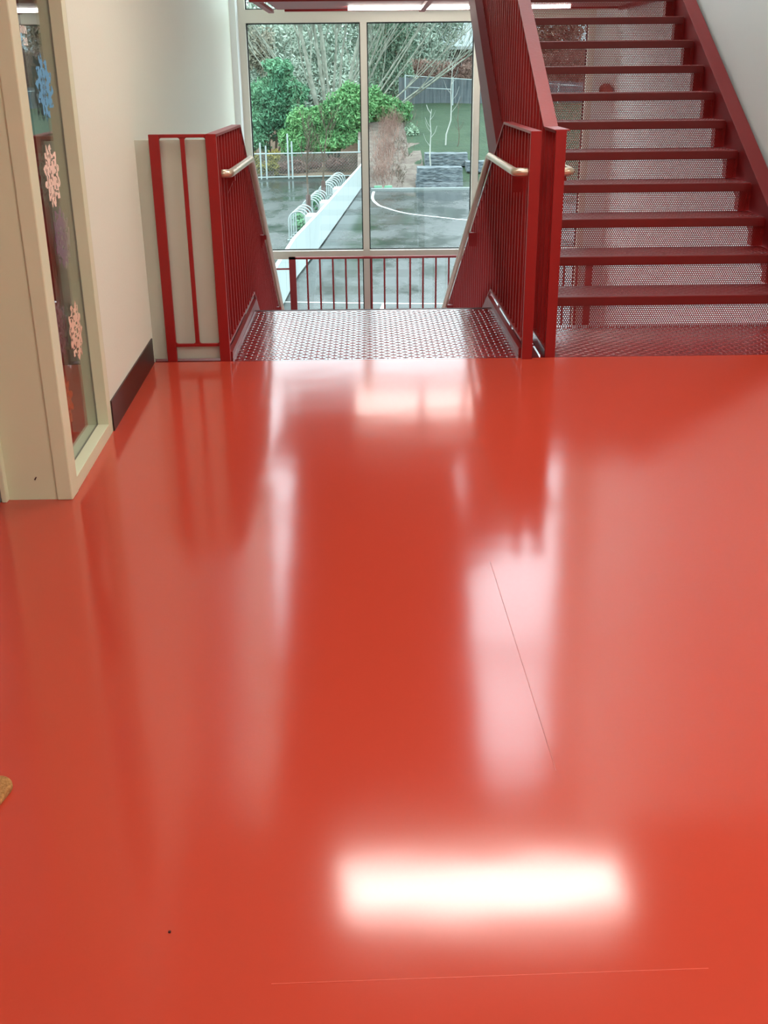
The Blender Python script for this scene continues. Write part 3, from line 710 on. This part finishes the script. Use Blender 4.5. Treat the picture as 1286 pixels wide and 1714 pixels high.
bush('brown_hedge', 'brown leafless hedge above the wooden fence', 'hedge', (5.5, 79, -1),
     [(4.4, 79, 1.7, 2.2, 1.2, 1.0), (7.2, 79, 1.4, 2.5, 1.2, 1.0), (10.5, 79, 1.5, 2.5, 1.2, 1.3), (13.5, 79, 1.6, 2.5, 1.2, 1.6)], 20000, .14, M['redtwig'], 9, asp0=.12)
sticks('twiggy_shrub', 'red-brown twiggy shrubs on the mulch slope beside the path', (1, 60, -3.4),
     [(.7, 57, -3.6, .5, 2.2), (.9, 61, -2.8, .6, 3.5), (1.2, 66, -1.8, .7, 3.5), (1.4, 69, -1.2, .9, 3)], 420, 1.0, M['redtwig'], 10)
sticks('dry_stalks', 'pale dry stalks scattered over the brown slope left of the lawn', (1.9, 60, -3.0),
     [(1.5, 57.3, -3.5, .35, 2.0), (1.9, 62.5, -2.5, .4, 2.5), (2.2, 68, -1.5, .6, 3)], 260, .45, M['twig'], 11)
bush('conifer_shrub', 'small dark green shrub on the brown slope', 'bush', (2.55, 65, -2.2), [(2.6, 65.4, -1.75, .5, .5, .5)], 1500, .09, M['leaf5'], 12)
bush('leaf_hedge', 'strip of yellow and brown low plants along the chain link fence', 'hedge', (-5.5, 62.6, -3.7),
     [(-6.0, 63, -3.5, 1.2, .7, .5), (-5.4, 63, -3.0, .45, .5, .6), (-6.6, 63, -3.1, .5, .5, .5)], 2200, .10, M['leaf6'], 13)
bush('leaf_hedge', 'rust-brown low dead bracken under the evergreen bushes', 'hedge', (-4.5, 64.4, -3.7),
     [(-4.0, 64.4, -3.5, 2.0, .8, .45), (-7.4, 64.4, -3.5, 1.8, .8, .45), (-1.8, 64.6, -3.4, 1.0, .8, .5)], 4500, .10, M['redtwig'], 19, asp0=.2)
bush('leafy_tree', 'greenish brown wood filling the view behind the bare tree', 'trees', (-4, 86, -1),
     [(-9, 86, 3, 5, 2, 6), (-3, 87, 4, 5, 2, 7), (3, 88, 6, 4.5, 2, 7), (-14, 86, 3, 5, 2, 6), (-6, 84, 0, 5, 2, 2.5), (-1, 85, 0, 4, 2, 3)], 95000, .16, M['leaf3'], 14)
bush('leafy_tree', 'brownish thicket in the top left corner of the window', 'trees', (-9, 80, -1),
     [(-8.6, 80, 3.2, 2.2, 1.2, 2.4), (-10.5, 80, 2.0, 2.2, 1.2, 3.4)], 14000, .17, M['leaf7'], 15)
bush('leafy_tree', 'brown leafy trees seen through the upper risers at the right', 'trees', (13, 84, -1),
     [(10.5, 84, 3.5, 3.0, 2, 2.8), (14, 84, 3, 4, 2, 4.5), (20, 84, 3, 4, 2, 5), (26, 84, 3, 4, 2, 5)], 26000, .2, M['leaf4'], 16)
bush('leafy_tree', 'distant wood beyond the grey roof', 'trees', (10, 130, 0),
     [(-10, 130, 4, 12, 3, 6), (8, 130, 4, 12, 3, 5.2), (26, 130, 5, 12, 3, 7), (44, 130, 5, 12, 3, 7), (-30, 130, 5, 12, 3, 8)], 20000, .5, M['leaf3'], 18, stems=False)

# chain link fence behind the bike racks
cl = empty('chain_link_fence', (-4, 61, GZ)); tag(cl, 'chain link fence with pale posts in front of the evergreen bushes', 'fence')
def cfence(e, x0, y0, x1, y1, posts, h, zb, zt, rails, rr=.035, mesh=True, pm=None):
    for t, hh in posts:
        x = x0+(x1-x0)*t; y = y0+(y1-y0)*t; z = zb+(zt-zb)*t
        m = MB(); m.tube([(x, y, z-.3), (x, y, z+hh)], .045, 8); m.build('post', pm or M['galv'], e, smooth=True)
    for r in rails:
        m = MB(); m.tube([(x0, y0, zb+r), (x1, y1, zt+r)], rr, 6); m.build('rail', pm or M['galv'], e)
    if mesh:
        m = MB(); L = math.hypot(x1-x0, y1-y0); n = int(L/.16); top = max(rails)
        for i in range(-int(top/.16), n):
            for s in (0, 1):
                a = max(0, -i*.16); c = min(top, L-i*.16)
                if c <= a: continue
                def P(q):
                    t = (i*.16+q)/L; zz = q if s == 0 else top-q; return (x0+(x1-x0)*t, y0+(y1-y0)*t, zb+(zt-zb)*t+zz)
                m.tube([P(a), P(c)], .006, 3, caps=False)
        m.build('wire_mesh', M['wire'], e)
cfence(cl, -9, 60.6, -.45, 61.6, [(.02, 1.7), (.36, 1.85), (.395, 1.7), (.535, 2.3), (.56, 1.9), (.99, 1.9)], 1.7, GZ+.05, GZ+.05, (.05, 1.28))
wf2 = empty('wooden_fence', (8, 73, -.6)); tag(wf2, 'weathered grey board fence above the lawn', 'fence')
m = MB(); x = 2.0; rnd = random.Random(2)
while x < 22:
    t = (x-2)/20; z0 = -.6-.3*t*2.0; z1 = 1.22-.3*t*2.2+rnd.uniform(-.02, .02); m.box(x, x+.145, 73.2+rnd.uniform(0, .02), 73.23+rnd.uniform(0, .02), z0, z1); x += .15
m.build('boards', M['wood'], wf2)
m = MB(); m.box(2, 22, 73.24, 73.3, -.2, -.1); m.build('back_rail', M['wood'], wf2)
c2 = empty('chain_link_fence', (8, 72.6, -.6)); tag(c2, 'pale metal rails and post of the fence in front of the grey boards', 'fence')
cfence(c2, 2.4, 72.6, 22, 72.6, [(0, 1.9), (.155, 1.9), (.5, 1.9), (1, 1.9)], 1.85, -.52, -1.75, (.04, 1.83), .03, False)
m = MB(); m.tube([(2.6, 72.5, .62), (5.35, 72.5, .48)], .028, 6); m.build('rail', M['galv'], c2)
# saplings on the lawn
def sapling(x, y, h, label, seed, r=.045, m_='palebark'):
    rnd = random.Random(seed); z = GZ+(min(y, 73)-55)*.197
    m = MB(); P = [Vector((x, y, z-.2))]
    for i in range(6): P.append(P[-1]+Vector((rnd.gauss(0, .07), rnd.gauss(0, .05), (h+.2)/6)))
    m.tube(P, r, 6, r2=.012)
    for k in range(8):
        t = rnd.uniform(.4, .98)*6; i = min(int(t), 5); q = P[i].lerp(P[i+1], t-i); s = rnd.choice((-1, 1))
        L = h*.22*(1.1-t/6*.6); m.tube([q, q+Vector((s*L*.4, rnd.uniform(-.2, .2)*L, L*.5)), q+Vector((s*L*.62, rnd.uniform(-.3, .3)*L, L*1.1))], .014, 4, r2=.005, caps=False)
    o = m.build('birch_sapling', M[m_], loc=(x, y, z)); tag(o, label, 'sapling'); return o
sapling(3.15, 57.2, 3.2, 'thin white birch sapling in front of the stone blocks', 21)
sapling(4.35, 63.0, 4.3, 'taller pale birch sapling behind the upper stone blocks', 22)
sapling(4.9, 62.5, 2.4, 'short slender sapling right of the taller birch', 23, .025, 'twig')
sapling(-5.35, 44, 3.6, 'thin bare sapling growing by the parked asphalt, leftmost in the window', 24, .03, 'twig')
for (x, y, lb, sd) in ((-2.26, 40.35, 'nearer', 25), (-1.92, 45.9, 'farther', 26)):
    e = empty('young_tree', (x, y, GZ)); tag(e, 'young tree with brown wrapped trunk among the bike hoops, the %s one' % lb, 'tree')
    m = MB(); m.tube([(x, y, GZ), (x+.02, y, GZ+1.2)], .09, 8); m.build('trunk_wrap', M['wrap'], e)
    m = MB(); trunk(m, (x+.02, y, GZ+1.2), (.05, 0, 1), 2.2, .04, 2, random.Random(sd), .4); m.build('branches', M['twig'], e)
    foliage([(x-.3, y-.5, GZ+.35, .36, .4, .38)], 420, .07, M['leaf2'], e, 'shrub_leaves', sd)
# stone retaining blocks
def stone(x, y, z, w_, h, label, courses=2):
    e = empty('stone_wall', (x, y, z)); tag(e, label, 'stone block wall', 'stone retaining blocks on the lawn'); rnd = random.Random(int(x*7+y))
    for c in range(courses):
        hh = h/courses; m = bmesh.new(); bmesh.ops.create_cube(m, size=1)
        bmesh.ops.subdivide_edges(m, edges=m.edges[:], cuts=5, use_grid_fill=True)
        for v in m.verts:
            v.co = Vector((v.co.x*w_*(1-.02*c), v.co.y*1.1, v.co.z*hh*.97)); v.co += Vector((0, 1, .5))*.09*noise.noise(v.co*1.7+Vector((x, y, c*3)))
        me = bpy.data.meshes.new('stone_block'); m.to_mesh(me); m.free(); me.materials.append(M['stone'])
        o = bpy.data.objects.new('stone_block', me); COL.objects.link(o); o.location = (x+rnd.uniform(-.05, .05), y+c*.15, z+hh*(c+.5)); attach(o, e)
stone(3.55, 55.6, -3.95, 2.35, 1.0, 'largest grey stone retaining wall at the foot of the lawn', 3)
stone(4.15, 59.2, -3.15, 2.3, .65, 'long low grey stone block higher on the lawn')
stone(5.95, 57.9, -3.35, 1.7, .5, 'small grey stone block at the right, between the other two')
for x, lb in ((.45, 'left'), (.95, 'right')):
    o = one(-.2, .2, -.15, .15, 0, .16).build('green_marker', mat('green_rubber', (84, 140, 108), rough=.8), bevel=.03); o.location = (x, 54.75, GZ+.0); tag(o, 'small green block at the end of the curved court line, %s one' % lb, 'block')
# neighbouring house
h = empty('house', (9, 95, 0)); tag(h, 'neighbouring house with a long grey roof behind the brown hedge', 'house')
one(3.2, 24, 92, 104, -1, 3.4).build('wall', M['house'], h)
m = MB(); m.prism([(91.2, 3.35), (98, 6.2), (105, 3.35), (105, 3.2), (91.2, 3.2)], 2.8, 25, 'x'); m.build('roof', M['roof'], h)
one(2.8, 25, 91.1, 91.2, 3.2, 3.42).build('eave', M['trim'], h)
for x in (5.2, 6.6, 8.8, 12): 
    f = one(x, x+1.0, 91.93, 92, 1.6, 2.6).build('window', M['trim'], h); one(x+.08, x+.92, 91.9, 91.93, 1.68, 2.52).build('pane', M['gasket'], f)
